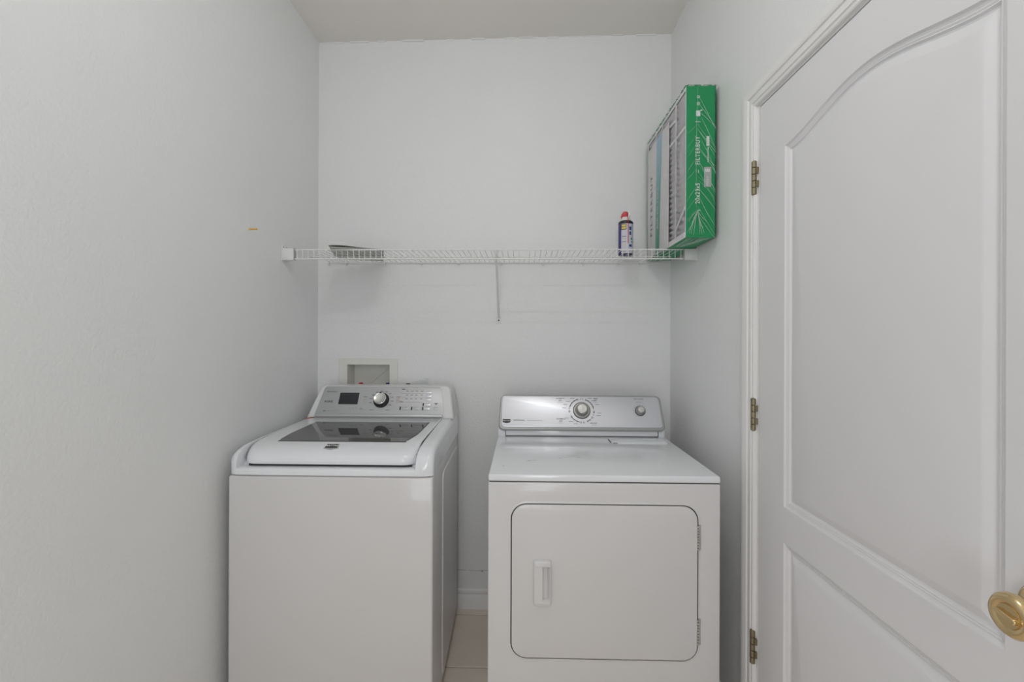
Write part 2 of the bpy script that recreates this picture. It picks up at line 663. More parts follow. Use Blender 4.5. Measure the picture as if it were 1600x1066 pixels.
# ------------------------------------------------------------------ washer outlet box
ob = thing('outlet_box', 'cream recessed washer outlet box in the back wall behind the washer', 'outlet box', (-.782, YB, 1.02))
b = B()
FM = frame((-.782, YB, 1.1), (1, 0, 0), (0, 0, 1))
# frame flange
O_ = rrect(-.1505, -.095, .1505, .156, .006, 3)
I_ = rrect(-.108, -.055, .108, .1215, .003, 3)
lift = lambda P, d: [tuple(FM @ Vector((x, y, d))) for x, y in P]
b.loops([lift(O_, -.001), lift(O_, .004), lift(inset(O_, .002), .0055)], False, False)
b.ring_fill(lift(inset(O_, .002), .0055), [lift(inset(I_, -.002), .0055)])
b.loops([lift(inset(I_, -.002), .0055), lift(I_, .004), lift(inset(I_, .004), -.09)], False, True)
obj('frame', b, 'box_cream', ob, smooth=30)
for xv, m, lb in ((-.837, 'red', 'red valve handle'), (-.697, 'blue_pl', 'blue valve handle')):
    b = B()
    b.lathe([(.011, 1.045), (.011, 1.085), (.008, 1.09), (.008, 1.108)], T(xv, 2.335), 16)
    v = obj('valve', b, 'brass', ob)
    b = B()
    b.box((xv - .018, 2.327, 1.108), (xv + .018, 2.343, 1.119), .004, 2)
    b.lathe([(.010, 1.108), (.010, 1.123), (.008, 1.126)], T(xv, 2.335), 16)
    obj('valve_handle', b, m, v, label=lb)

# ------------------------------------------------------------------ washer
ws = thing('washing_machine', 'white top-loading washing machine with a dark glass lid and silver console', 'washing machine', (-.655, 1.53, 0))
W0, W1, WY0, WY1 = -1.005, -.302, 1.53, 2.25
b = B()
b.loops([[(W0, WY0, .025), (W1, WY0, .025), (W1 - .02, WY1, .025), (W0 + .004, WY1, .025)],
         [(W0, WY0, .8885), (W1, WY0, .8885), (W1 - .02, WY1, .8885), (W0 + .004, WY1, .8885)]])
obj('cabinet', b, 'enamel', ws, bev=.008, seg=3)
b = B()
b.loops([[(W0 + .014, WY0 + .010, .880), (W1 - .012, WY0 + .010, .880), (W1 - .032, WY1 - .004, .880), (W0 + .014, WY1 - .004, .880)],
         [(W0 + .014, WY0 + .010, .896), (W1 - .012, WY0 + .010, .896), (W1 - .032, WY1 - .004, .896), (W0 + .014, WY1 - .004, .896)]])
obj('seam', b, 'dark', ws, smooth=0, label='dark seam under the top panel')
# pressed side panels
SM = frame((W1, WY0, 0), (-.02 / .72, 1, 0), (0, 0, 1))
b = B()
b.prism(rpoly([(.215, .05), (.665, .05), (.665, .842), (.215, .842)], .03), -.001, .005, SM, .004, 3)
obj('side_panel', b, 'enamel', ws, smooth=50)
for k, (fx, fy) in enumerate(((W0 + .06, WY0 + .06), (W1 - .07, WY0 + .06), (W0 + .06, WY1 - .06), (W1 - .07, WY1 - .06))):
    b = B()
    b.lathe([(.022, 0), (.022, .012), (.012, .016), (.012, .03)], T(fx, fy), 16)
    obj('foot', b, 'black', ws)

# top panel (deck)
SH = [(1.53, .8915), (1.53, .918), (1.534, .938), (1.545, .957), (1.565, .970), (1.60, .979), (1.70, .984), (2.066, .989), (2.076, .9892), (2.25, .990), (2.25, .8915)]
MI = [(1.53, .8915), (1.53, .906), (1.533, .911), (1.540, .914), (1.575, .914), (1.60, .935), (1.70, .960), (2.066, .972), (2.076, .9892), (2.25, .990), (2.25, .8915)]
LX0, LX1 = -.9775, -.3625


def deck_x(x, P):
    out = []
    rc, re = .045, .022
    dx = min(x - W0, W1 - x)
    yf = 1.53 + (rc - math.sqrt(max(0, rc * rc - (rc - dx) ** 2)) if dx < rc else 0) * .45
    dr = (re - math.sqrt(max(0, re * re - (re - dx) ** 2))) if dx < re else 0
    for i, (y, z) in enumerate(P):
        y = max(y, yf) if y < 1.7 else y
        zz = z if z < .9 else max(.8915, z - dr * min(1, (z - .893) / .03))
        # the rear narrows with the cabinet
        xx = x + (.004 if x < -.65 else -.018) * max(0, (y - 1.53) / .72) * (1 if dx < .07 else 0)
        out.append((xx, y, zz))
    return out


b = B()
st = []
for dx in (0, .0015, .004, .008, .013, .018, .022):
    st.append(deck_x(W0 + dx, SH))
st.append(deck_x(LX0 - .0005, SH))
for k in range(7):
    st.append(deck_x(LX0 + (LX1 - LX0) * k / 6, MI))
for d_, drop in ((.0005, .0065), (.004, .0022), (.009, 0)):
    st.append([(x, y, z - drop if z > .93 and y < 2.07 else z) for x, y, z in deck_x(LX1 + d_, SH)])
for dx in (.05, .04, .03, .022, .018, .013, .008, .004, .0015, 0):
    st.append(deck_x(W1 - dx, SH))
b.loops(st)
obj('top_panel', b, 'enamel_lit_top', ws, smooth=40)

# lid
LT = [(1.590, .922), (1.556, .9215), (1.549, .925), (1.547, .932), (1.551, .946), (1.562, .958), (1.582, .9695), (1.615, .978), (1.66, .983), (1.75, .9865),
      (2.055, .992), (2.063, .991), (2.065, .986), (2.065, .976), (1.70, .964), (1.61, .945)]


def lid_x(x, P, x0, x1, rc=.05):
    dx = min(x - x0, x1 - x)
    yf = 1.547 + (rc - math.sqrt(max(0, rc * rc - (rc - dx) ** 2)) if dx < rc else 0)
    dr = (.004 - math.sqrt(max(0, .004 ** 2 - (.004 - dx) ** 2))) if dx < .004 else 0
    out = []
    for y, z in P:
        yy = y
        if y < 1.66 and yf > 1.5471:
            # squeeze the front of the profile back behind the rounded corner
            t = (1.66 - y) / (1.66 - 1.547)
            yy = 1.66 - t * (1.66 - yf)
        out.append((x, yy, z - dr))
    return out


lx0, lx1 = LX0 + .0045, LX1 - .0050
b = B()
xs = [lx0 + d for d in (0, .001, .0025, .005, .01, .016, .024, .034, .046)] + [lx0 + (lx1 - lx0) * k / 8 for k in range(1, 8)] + \
     [lx1 - d for d in (.046, .034, .024, .016, .01, .005, .0025, .001, 0)]
b.loops([lid_x(x, LT, lx0, lx1) for x in xs])
lid = obj('lid', b, 'enamel_lit_top', ws, smooth=40)
# dark gap around the lid; a dark strip paints the shade under its front
b = B()
GAP = [(1.575, .925), (1.560, .932), (1.561, .942)] + [(y + .006, z - .0045) for y, z in LT[5:8]] + [(y, z - .0032) for y, z in LT[8:12]] + [(2.0715, .9878), (2.0715, .96), (1.62, .93)]
b.loops([[(x, y, z) for (x, y, z) in lid_x(xx, GAP, LX0, LX1, .050)]
         for xx in [LX0 + d for d in (.0015, .005, .012, .025, .045)] + [LX0 + .3] + [LX1 - d for d in (.045, .025, .012, .005, .0015)]])
b.box((LX0 + .022, 1.568, .9135), (LX1 - .022, 1.58, .9225))
obj('lid_gap_shade', b, 'dark', ws, smooth=0, label='dark gap around the lid with painted shade under its front')

# glass window of the lid


def lidz(y):
    for (y0, z0), (y1, z1) in zip(LT[7:11], LT[8:11]):
        if y0 <= y <= y1:
            return z0 + (z1 - z0) * (y - y0) / (y1 - y0)
    return .983


def lid_plate(name, x0, x1, y0, y1, h_, m, cut=0.0, parent=None):
    b = B()
    n = 10
    rings = []
    for k in range(n + 1):
        y = y0 + (y1 - y0) * k / n
        c = cut * max(0, 1 - k / n * 3)
        rings.append([(x0 + c * .4, y, lidz(y) - .002), (x1 - c, y, lidz(y) - .002), (x1 - c, y, lidz(y) + h_), (x0 + c * .4, y, lidz(y) + h_)])
    b.loops(rings)
    return obj(name, b, m, parent, smooth=20)


lid_plate('window_rim', -.9035, -.4045, 1.643, 1.975, .0005, 'black', .02, lid)
lid_plate('glass_window', -.8995, -.4085, 1.648, 1.970, .0010, 'glass', .02, lid)

# shield badge on the lid front
BM_ = frame((-.674, 1.594, .9745), (1, 0, 0), (0, .90, .38))
b = B()
sh = [(-.026, -.011), (0, -.0185), (.026, -.011), (.022, .016), (-.022, .016)]
b.prism(sh, -.004, .0012, BM_, .0004, 1)
bd = obj('badge', b, 'chrome', lid, label='black and silver shield badge')
b = B()
b.prism([(-.0225, -.0060), (0, -.0080), (.0205, -.0060), (.0195, .0145), (-.0205, .0145)], 0, .0016, BM_)
obj('badge_plate', b, 'black', ws, smooth=0)
text('lettering', 'MAYTAG', .0125, 'white_print', BM_ @ T(-.0005, .0046, .0019), ws, sx=.93, bold=.0003)

# console: sloping back panel
CO = (-.655, 2.07, .9885)
CM = frame(CO, (1, 0, 0), (0, .08, .1415))
cons = B()
P0 = rpoly([(-.338, 0), (.340, 0), (.312, .1635), (-.300, .1635)], [.006, .006, .030, .030], 8)
# body swept from the sloping face back to the vertical rear
face0 = [tuple(CM @ Vector((x, y, 0))) for x, y in P0]
face1 = [tuple(CM @ Vector((x * .996, y, .006))) for x, y in inset(P0, .005)]
mid = [tuple(CM @ Vector((x, y, -.004))) for x, y in P0]
rear = [(p[0], 2.235, p[2]) for p in mid]
cons.loops([rear, mid, face0, face1], True, True)
console = obj('console', cons, 'plastic', ws, smooth=40)
b = B()
b.prism(rpoly([(-.304, .005), (.297, .005), (.273, .1555), (-.281, .1555)], [.004, .004, .018, .018], 6), .002, .0085, CM, .0012, 2)
fascia = obj('control_panel', b, 'silver', ws, label='brushed silver control panel')
b = B()
b.prism(rrect(-.298, .0045, .291, .019, .004), .004, .0125, CM, .004, 3)
obj('panel_lip', b, 'silver', ws, label='rounded silver lower lip of the control panel')
Z0 = .0086


def cons_plate(name, x0, y0, x1, y1, m, h_=.001, r=.001, parent=ws, bev=0.0, base=None):
    b = B()
    b.prism(rrect(x0, y0, x1, y1, r, 3), (Z0 if base is None else base) - .001, Z0 + h_, CM, bev, 2)
    return obj(name, b, m, parent, smooth=40)


cons_plate('display', -.2025, .0655, -.112, .1230, 'lcd', .0006)
# dial
DM = CM @ T(-.003, .0862, Z0)
b = B()
b.lathe([(.0365, -.001), (.0365, .004), (.034, .008), (.030, .010), (.0285, .024), (.0, .024)], DM, 56, True, False)
dial = obj('dial', b, 'black', ws, smooth=40, label='black dial with a silver cap')
b = B()
b.lathe([(.0275, .022), (.0285, .026), (.0280, .029), (.0262, .0300), (.0245, .0296), (.0235, .0290), (.0, .0292)], DM, 56, True, False)
obj('dial_cap', b, 'chrome', dial, smooth=40)
b = B()
b.box((-.0045, .0235, .0255), (.0045, .0285, .0305), mx=DM)
obj('pointer', b, 'black', dial, smooth=0)
# buttons
for yb in (.1285, .1100, .0925, .0668, .0473):
    cons_plate('button', .2005, yb - .0068, .2285, yb + .0058, 'silver_pale', .0030, .002, bev=.001)
for xb in (.094, .1465):
    cons_plate('button', xb + .003, .0405, xb + .033, .0530, 'silver', .0026, .002, bev=.001)
for xb, yb in ((.0905, .0468), (.1435, .0468), (.1953, .0660), (.1948, .0466)):
    cons_plate('indicator', xb - .0028, yb - .0075, xb + .0028, yb + .0075, 'black', .0012, .001)
cons_plate('button', .245, .0395, .265, .0555, 'silver', .0028, .002, bev=.001)
# printed marks
text('lettering', 'BRAVOS X', .0105, 'grey', CM @ T(-.242, .1272, Z0 + .0004), ws)
text('lettering', 'eco', .0165, 'grey', CM @ T(-.258, .0800, Z0 + .0004), ws, bold=.0004)
text('lettering', 'HE', .0145, 'grey', CM @ T(-.238, .0785, Z0 + .0004), ws, bold=.0004)


def marks(name, rows, m):
    b = B()
    for x0, y0, x1, y1 in rows:
        b.box((x0, y0, Z0 - .0005), (x1, y1, Z0 + .0004), mx=CM)
    return obj(name, b, m, ws, smooth=0, kind='stuff')


marks('printed_lines', [(-.268, .0326, -.190, .0340), (.088, .1392, .192, .1400), (.087, .1208, .196, .1217), (.088, .1022, .198, .1030),
                        (.085, .0772, .191, .0780)], 'grey_lt')
rows = []
for yb in (.1330, .1130, .0950):
    for xb in (.108, .130, .152, .177):
        rows.append((xb, yb - .0016, xb + .012, yb + .0016))
for xb in (-.150, -.135, -.120):
    rows.append((xb, .0490, xb + .010, .0510))
    rows.append((xb + .002, .0405, xb + .010, .0420))
marks('printed_words', rows, 'grey_lt')
rows = [(.0865, .1405, .101, .1440), (.083, .0780, .099, .0810), (-.265, .0310, -.256, .0356), (.246, .0700, .2625, .0730), (.2505, .0665, .258, .0700)]
for ang in range(-30, 220, 25):
    a = math.radians(ang)
    cx, cy = -.003 + .051 * math.cos(a), .0862 + .046 * math.sin(a)
    rows.append((cx - .0065, cy - .0014, cx + .0065, cy + .0014))
rows += [(-.09, .1020, -.072, .1046), (.066, .1020, .084, .1046), (-.050, .0375, -.030, .0395), (.022, .0375, .042, .0395)]
marks('printed_words', rows, 'grey')
marks('printed_words', [(-.089, .0945 - k * .0075, -.074, .0965 - k * .0075) for k in range(4)], 'tan_print')
marks('printed_words', [(.066, .0945 - k * .0065, .082, .0970 - k * .0065) for k in range(4)], 'pink_print')
marks('printed_words', [(-.100, .0385, -.075, .0400), (-.097, .0430, -.085, .0475)], 'grey_lt')
# rusty streak at the left foot of the console
b = B()
b.tube([(-1.000 + .013, 2.040, .9895), (-.982, 2.055, .9900), (-.968, 2.066, .9915), (-.955, 2.067, .9935)], [.0012, .002, .0024, .0012], 6)
obj('rust_streak', b, 'rust', ws, label='orange rust streak beside the console')

# clear sleeve tucked behind the console
b = B()
b.loops([[(-.575, 2.247, .9935), (-.575, 2.262, 1.128), (-.500, 2.272, 1.150), (-.476, 2.274, 1.157), (-.470, 2.250, .9935)],
         [(-.575, 2.249, .9935), (-.575, 2.264, 1.128), (-.500, 2.274, 1.150), (-.476, 2.276, 1.157), (-.470, 2.252, .9935)]])
sl = thing('document_sleeve', 'clear plastic sleeve sticking up behind the washing machine console', 'sleeve', (-.52, 2.25, .9925))
obj('plastic_sheet', b, 'sleeve', sl, smooth=0)
b = B()
b.box((-.582, 2.252, 1.119), (-.562, 2.268, 1.131), .002, 1)
obj('clip', b, 'black', sl, label='small black clip')

# ------------------------------------------------------------------ dryer
dr = thing('clothes_dryer', 'white front-loading clothes dryer with a square door and pale silver console', 'dryer', (.2575, 1.4435, 0))
D0, D1, EY0, EY1 = -.1085, .6225, 1.4435, 2.17
b = B()
b.box((D0, EY0, .015), (D1, EY1, .9042), .005, 3)
FD = frame((0, EY0, 0), (1, 0, 0), (0, 0, 1))
dx0, dx1, dz0, dz1, rr = -.0365, .5535, .3475, .8385, .05
Lf = lambda P, d: [tuple(FD @ Vector((x, y, d))) for x, y in P]
ringi = rrect(dx0, dz0, dx1, dz1, rr, 10)
b.bm.normal_update()
ff = max((f for f in b.bm.faces if f.normal.y < -.99), key=lambda f: f.calc_area())
rim = [tuple(v.co) for v in ff.verts]
b.bm.faces.remove(ff)
b.ring_fill(rim, [Lf(ringi, 0)])
b.loops([Lf(ringi, 0), Lf(ringi, -.04)], False, True)
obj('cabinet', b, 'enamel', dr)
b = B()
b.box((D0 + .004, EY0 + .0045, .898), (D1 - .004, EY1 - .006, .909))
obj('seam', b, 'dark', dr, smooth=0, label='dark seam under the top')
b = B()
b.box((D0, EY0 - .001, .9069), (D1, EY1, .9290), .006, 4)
top = obj('top', b, 'enamel_lit_top', dr)
for fx in (D0 + .06, D1 - .06):
    for fy in (EY0 + .06, EY1 - .06):
        b = B()
        b.lathe([(.022, 0), (.022, .010), (.012, .012), (.012, .02)], T(fx, fy), 16)
        obj('foot', b, 'black', dr)
# scuffs on the top
b = B()
for x0, y0, x1, y1 in ((.150, 1.662, .190, 1.6645), (.195, 1.655, .212, 1.660), (.015, 1.603, .030, 1.606), (.02, 1.612, .05, 1.6135), (-.068, 1.540, -.06, 1.546),
                       (.13, 1.645, .142, 1.647), (.16, 1.68, .205, 1.6815)):
    b.box((x0, y0, .9285), (x1, y1, .9293))
obj('scuff_mark', b, 'scuff', top, smooth=0, kind='stuff')
# lint screen lid at the right rear of the top
b = B()
b.prism(rrect(.368, 1.885, .598, 1.972, .008), .9285, .9318, Matrix.Identity(4), .0015, 2)
obj('lint_lid', b, 'enamel_lit_top', dr)
b = B()
b.box((.372, 1.879, .9286), (.390, 1.885, .9300))
b.box((.3635, 1.885, .9286), (.3672, 1.955, .9295))
obj('lint_lid_gap', b, 'dark', dr, smooth=0, kind='stuff')
# front door
b = B()
b.prism(rrect(dx0 + .0005, dz0 + .0005, dx1 - .0005, dz1 - .0005, rr, 10), -.0395, -.0050, FD)
obj('door_gap', b, 'dark', dr, smooth=0, label='dark gap around the door')
b = B()
# rolled lip of the opening
ringo = rrect(dx0 - .006, dz0 - .006, dx1 + .006, dz1 + .006, rr + .006, 10)
b.loops([Lf(ringo, -.001), Lf(ringo, .0002), Lf(rrect(dx0 - .002, dz0 - .002, dx1 + .002, dz1 + .002, rr + .002, 10), .0016), Lf(ringi, .0014), Lf(ringi, -.001)], False, False)
obj('door_lip', b, 'enamel', dr, smooth=60)
b = B()
b.prism(rrect(dx0 + .0035, dz0 + .0035, dx1 - .0035, dz1 - .0035, rr - .0035, 10), -.004, .0045, FD, .003, 3)
ddoor = obj('door', b, 'enamel', dr, smooth=40)
# handle: a moulded grip standing proud with a pull pocket on its right half
hx0, hz0, hx1, hz1 = .0350, .5205, .0925, .6640
HO = rrect(hx0, hz0, hx1, hz1, .009, 6)
HI = rrect(.0645, .541, .0885, .6450, .0025, 6)
FR = .0190
b = B()
b.loops([Lf(HO, .004), Lf(HO, .010), Lf(inset(HO, .0015), .0160), Lf(inset(HO, .0035), FR - .0006), Lf(inset(HO, .0048), FR)], False, False)
b.ring_fill(Lf(inset(HO, .0048), FR), [Lf(inset(HI, -.0008), FR)])
SL = [(.0560 + (x - .0645) * .95, z) for x, z in HI]
b.loops([Lf(inset(HI, -.0008), FR), Lf(HI, FR - .001), Lf(SL, .0052)], False, True)
hd = obj('door_handle', b, 'enamel', ddoor, smooth=40)
for q in ((hx0 + .007, hz1 - .017, hx1 - .009, hz1 - .011), (hx0 + .007, hz0 + .010, hx1 - .008, hz0 + .015)):
    b = B()
    b.box((q[0], EY0 - FR - .0016, q[1]), (q[2], EY0 - FR + .001, q[3]), .001, 2)
    obj('handle_ridge', b, 'enamel', hd)
# hinges
for z0, z1 in ((.6985, .7775), (.4020, .4835)):
    b = B()
    b.box((.5535, EY0 - .0035, z0), (.5605, EY0, z1), .0008, 1)
    n = 9
    for k in range(n):
        a = z0 + (z1 - z0) * k / n
        c = z0 + (z1 - z0) * (k + .8) / n
        b.lathe([(.0032, a), (.0032, c)], T(.5515 + (.0008 if k % 2 else 0), EY0 - .0045), 10)
    obj('door_hinge', b, 'steel', dr, label='small steel door hinge')

# console
EO = (.2585, 1.998, .955)
EM = frame(EO, (1, 0, 0), (0, .47, .883))
b = B()
b.box((D0 + .001, 2.006, .928), (D1 - .001, 2.15, .958), .002, 2)
obj('console_base', b, 'enamel_lit_top', dr)
b = B()
for xn in (-.3345, .3345):
    b.box((EO[0] + xn - .0012, 2.0045, .930), (EO[0] + xn + .0012, 2.007, .9535))
b.box((D0 + .035, 2.0035, .9288), (D1 - .03, 2.008, .9312))
obj('base_notch', b, 'dark', dr, smooth=0, kind='stuff')
PO = rpoly([(-.3645, 0), (.3645, 0), (.3600, .1625), (-.3580, .1625)], [.022, .022, .022, .022], 8)
b = B()
f0 = [tuple(EM @ Vector((x, y, -.004))) for x, y in PO]
f1 = [tuple(EM @ Vector((x, y, .003))) for x, y in PO]
f2 = [tuple(EM @ Vector((x, y, .007))) for x, y in inset(PO, .004)]
rear = [(p[0], 2.14, p[2] - .004) for p in f0]
b.loops([rear, f0, f1, f2], True, True)
obj('console', b, 'bezel', dr, smooth=40, label='grey console with rounded corners')
b = B()
b.prism(rpoly([(-.3535, .0125), (.3540, .0125), (.3505, .1565), (-.3520, .1565)], [.014, .014, .018, .012], 6), .004, .0105, EM, .003, 3)
obj('control_panel', b, 'silver_pale', dr, smooth=40, label='pale silver control panel')
ZE = .0106


def dmarks(name, rows, m):
    b = B()
    for x0, y0, x1, y1 in rows:
        b.box((x0, y0, ZE - .0005), (x1, y1, ZE + .0004), mx=EM)
    return obj(name, b, m, dr, smooth=0, kind='stuff')


KE = EM @ T(.004, .0892, ZE)
b = B()
b.lathe([(.0385, -.001), (.0385, .0022), (.0365, .003)], KE, 64)
ring = obj('dial_ring', b, 'black', dr, smooth=40)
b = B()
b.lathe([(.0360, .002), (.0360, .0045), (.0340, .0060), (.0295, .0062), (.0275, .0080), (.0245, .026), (.0225, .030), (.0190, .0315)], KE, 64, True, True)
dk = obj('dial', b, 'knob_side', dr, smooth=30, label='stepped chrome timer dial')
b = B()
b.lathe([(.0190, .031), (.0186, .0322), (.0, .0328)], KE, 48, True, False)
obj('dial_cap', b, 'chrome', dk, smooth=40)
# arcs printed round the dial


def arc(b, r0, r1, a0, a1, n=24):
    for k in range(n):
        t0, t1 = a0 + (a1 - a0) * k / n, a0 + (a1 - a0) * (k + 1) / n
        q = [(r0, t0), (r1, t0), (r1, t1), (r0, t1)]
        b.face([KE @ Vector((r * math.cos(math.radians(t)), r * math.sin(math.radians(t)), .0004)) for r, t in q])


b = B()
for a0, a1 in ((103, 165), (70, 8), (0, -15), (205, 258), (292, 312)):
    arc(b, .0525, .0560, a0, a1)
obj('dial_arc', b, 'grey', dr, smooth=0, recalc=False, kind='stuff')
b = B()
for ang in list(range(-50, 0, 14)) + list(range(20, 80, 12)) + list(range(110, 200, 15)) + list(range(215, 300, 16)) + [85, 92, 180, 187, 265, 275, 320, 328]:
    a = math.radians(ang)
    m4 = KE @ Matrix.Rotation(a, 4, 'Z')
    b.box((.0505, -.0009, -.0002), (.0590, .0009, .0004), mx=m4)
obj('dial_ticks', b, 'grey', dr, smooth=0, kind='stuff')
rows = []
for ang in (25, 45, 60, 120, 140, 155, 170, 212, 230, 248, 340, 350):
    a = math.radians(ang)
    cx, cy = .004 + .078 * math.cos(a), .0892 + .066 * math.sin(a)
    rows.append((cx - .009, cy - .0012, cx + .009, cy + .0012))
dmarks('printed_words', rows, 'grey_lt')
E_ = lambda x, y: EM @ T(x, y, ZE + .0005)
text('lettering', 'AUTOMATIC', .0068, 'grey', E_(-.0893, .1450), dr, bold=.00015)
text('lettering', 'DRY', .0075, 'grey', E_(-.0893, .1353), dr, bold=.00015)
text('lettering', 'AUTOMATIC', .0068, 'grey', E_(-.0900, .0497), dr, bold=.00015)
text('lettering', 'DRY', .0075, 'grey', E_(-.0895, .0398), dr, bold=.00015)
text('lettering', 'TIMED', .0072, 'grey', E_(.0690, .1450), dr, bold=.00015)
text('lettering', 'DRY', .0075, 'grey', E_(.0685, .1358), dr, bold=.00015)
text('lettering', 'AIR FLUFF', .0068, 'grey', E_(.0530, .0315), dr, bold=.00015)
text('lettering', 'PUSH TO START', .0060, 'grey', E_(.2610, .1447), dr, bold=.00012)
text('lettering', 'CENTENNIAL', .0080, 'grey', E_(-.2744, .0424), dr, sx=1.05, bold=.0002)
dmarks('printed_words', [(-.100, .1268, -.078, .1278), (.058, .1268, .079, .1278), (-.100, .0310, -.079, .0320), (.046, .0232, .066, .0242),
                         (-.238, .0416, -.171, .0432), (.246, .1292, .278, .1304)], 'grey_lt')
b = B()
b.prism([(-.0170, -.0070), (0, -.0105), (.0170, -.0070), (.0170, .0080), (-.0170, .0080)], -.001, .0010, EM @ T(-.3292, .0395, ZE))
obj('badge', b, 'black', dr, smooth=0, label='small black shield badge')
text('lettering', 'MAYTAG', .0080, 'white_print', E_(-.3292, .0400) @ T(0, 0, .0008), dr)
# start knob
KS = EM @ T(.2625, .0890, ZE)
b = B()
b.lathe([(.0230, -.001), (.0230, .003), (.0215, .0045)], KS, 40)
obj('knob_ring', b, 'black', dr, smooth=40)
b = B()
b.lathe([(.0215, .003), (.0205, .007), (.0165, .018), (.0145, .0205), (.0125, .021)], KS, 40)
ks = obj('start_knob', b, 'knob_side', dr, smooth=30, label='small chrome start knob')
b = B()
b.lathe([(.0130, .0205), (.0125, .0216), (.0, .022)], KS, 40, True, False)
b.box((-.0022, -.012, .021), (.0022, .012, .0232), mx=KS @ Matrix.Rotation(.5, 4, 'Z'))
obj('knob_cap', b, 'chrome', ks, smooth=40)
b = B()
for ang in range(20, 175, 22):
    b.box((.0255, -.0007, -.0003), (.0295, .0007, .0004), mx=KS @ Matrix.Rotation(math.radians(ang), 4, 'Z'))
obj('knob_ticks', b, 'grey', dr, smooth=0, kind='stuff')

# ------------------------------------------------------------------ wire shelf
SZ, SF, SR = 1.7415, 1.950, 2.281
sx0, sx1 = -.990, .681
sf = thing('wire_shelf', 'white wire shelf fixed across the back wall above the machines', 'shelf', ((sx0 + sx1) / 2, SR, SZ))
for nm, y, z, r in (('front_rod', SF, SZ - .002, .0029), ('lip_rod', SF - .001, SZ - .0415, .0029), ('middle_rod', 2.115, SZ - .0035, .0025), ('rear_rod', SR, SZ - .0035, .0029)):
    b = B()
    b.tube([(sx0, y, z), (sx1, y, z)], r, 10)
    obj(nm, b, 'wire', sf)
wire_mesh = None
nw = 68
for k in range(nw):
    x = sx0 + .012 + (sx1 - sx0 - .024) * k / (nw - 1)
    if wire_mesh:
        link('wire', wire_mesh, sf, loc=(x, 0, 0))
    else:
        b = B()
        b.tube([(0, SR + .003, SZ), (0, SF + .001, SZ), (0, SF - .0025, SZ - .0012), (0, SF - .0035, SZ - .005), (0, SF - .0035, SZ - .043)], .00135, 6)
        o = obj('wire', b, 'wire', sf)
        o.location = (x, 0, 0)
        wire_mesh = o.data
# end brackets screwed to the side walls
for side, wx, ex in ((-1, XL, sx0), (1, XR, sx1)):
    b = B()
    a, c = min(wx, ex), max(wx, ex)
    b.box((a, SF - .008, SZ - .047), (c, SF + .012, SZ + (.004 if side < 0 else .0008)), .003, 2)
    t = .004
    if side < 0:
        b.box((wx, SF - .012, SZ - .05), (wx + t, SF + .035, SZ + .018), .0015, 2)
    else:
        b.box((wx - t, SF - .012, SZ - .05), (wx, SF + .035, SZ + .016), .0015, 2)
    eb = obj('end_bracket', b, 'plastic', sf)
    b = B()
    b.box((ex - .0016, SF - .0088, SZ - .0475), (ex + .0016, SF + .0085, SZ + (.0045 if side < 0 else .0010)))
    obj('bracket_edge', b, 'steel', eb, smooth=0, label='grey edge of the bracket')
    for dy in (-.004, .024):
        b = B()
        mxs = frame((wx - side * t, SF + dy, SZ + .010), (0, side, 0), (0, 0, 1))
        b.lathe([(.0032, 0), (.0030, .0008), (.0, .0012)], mxs, 12, True, False)
        obj('screw', b, 'grey', eb)
# wall clips under the rear rod
for x in (-.985, -.895, -.70, -.512, -.325, -.11, .10, .30, .47, .585):
    b = B()
    b.box((x - .006, SR - .006, SZ - .009), (x + .006, YB, SZ + .0010), .001, 1)
    b.box((x - .004, YB - .006, SZ - .019), (x + .004, YB, SZ - .008), .001, 1)
    obj('wall_clip', b, 'plastic', sf)
# diagonal brace
b = B()
p0, p1 = Vector((-.1165, SF + .012, SZ - .016)), Vector((-.1225, YB - .006, 1.462))
b.tube([p0, p1], .0052, 8)
brace = obj('support_brace', b, 'wire', sf, label='diagonal white support brace')
b = B()
b.loops([[(-.132, SF - .003, SZ - .001), (-.101, SF - .003, SZ - .001), (-.110, SF + .016, SZ - .026), (-.123, SF + .016, SZ - .026)],
         [(-.132, SF + .003, SZ + .0015), (-.101, SF + .003, SZ + .0015), (-.110, SF + .022, SZ - .022), (-.123, SF + .022, SZ - .022)]])
obj('brace_hook', b, 'wire', brace, smooth=0)
b = B()
b.prism(rrect(-.0105, -.020, .0105, .018, .004), 0, .004, frame((-.1215, YB, 1.452), (1, 0, 0), (0, 0, 1)), .001, 2)
obj('brace_foot', b, 'wire', brace)
b = B()
b.lathe([(.0042, .0035), (.0040, .0055), (.0, .0065)], frame((-.1215, YB, 1.4485), (1, 0, 0), (0, 0, 1)), 12, True, False)
obj('brace_screw', b, 'black', brace)

# ------------------------------------------------------------------ things on the shelf
STOP = SZ + .0016
# thin papers
bk = thing('booklet', 'thin grey booklet lying with its cover lifted on the left end of the shelf', 'booklet', (-.768, 2.112, STOP))
ang = math.radians(15)
BX = Matrix.Translation((-.768, 2.112, STOP)) @ Matrix.Rotation(ang, 4, 'Z')
for k in range(3):
    b = B()
    dxy = (.004 * k, -.003 * k)
    b.box((-.106 + dxy[0], -.165 + dxy[1], .0015 * k + .0002), (.106 - .006 * k + dxy[0], .136 - .004 * k, .0015 * k + .0014), mx=BX)
    obj('page', b, 'paper', bk, smooth=0)
b = B()
n = 16
ra, rb = [], []
topv, botv = [], []
rings = []
for k in range(n + 1):
    t = k / n
    x = -.122 + .228 * t
    h0 = .0052 + .0055 * (1 - t) ** 1.3 + (.0012 * math.sin(t * 9))
    rings.append([BX @ Vector((x + .012, -.172, h0 + .003 * math.sin(t * 5))), BX @ Vector((x, .134, h0 * .8 + .001)), BX @ Vector((x, .134, h0 * .8 + .0018)),
                  BX @ Vector((x + .012, -.172, h0 + .003 * math.sin(t * 5) + .0012))])
b.loops(rings)
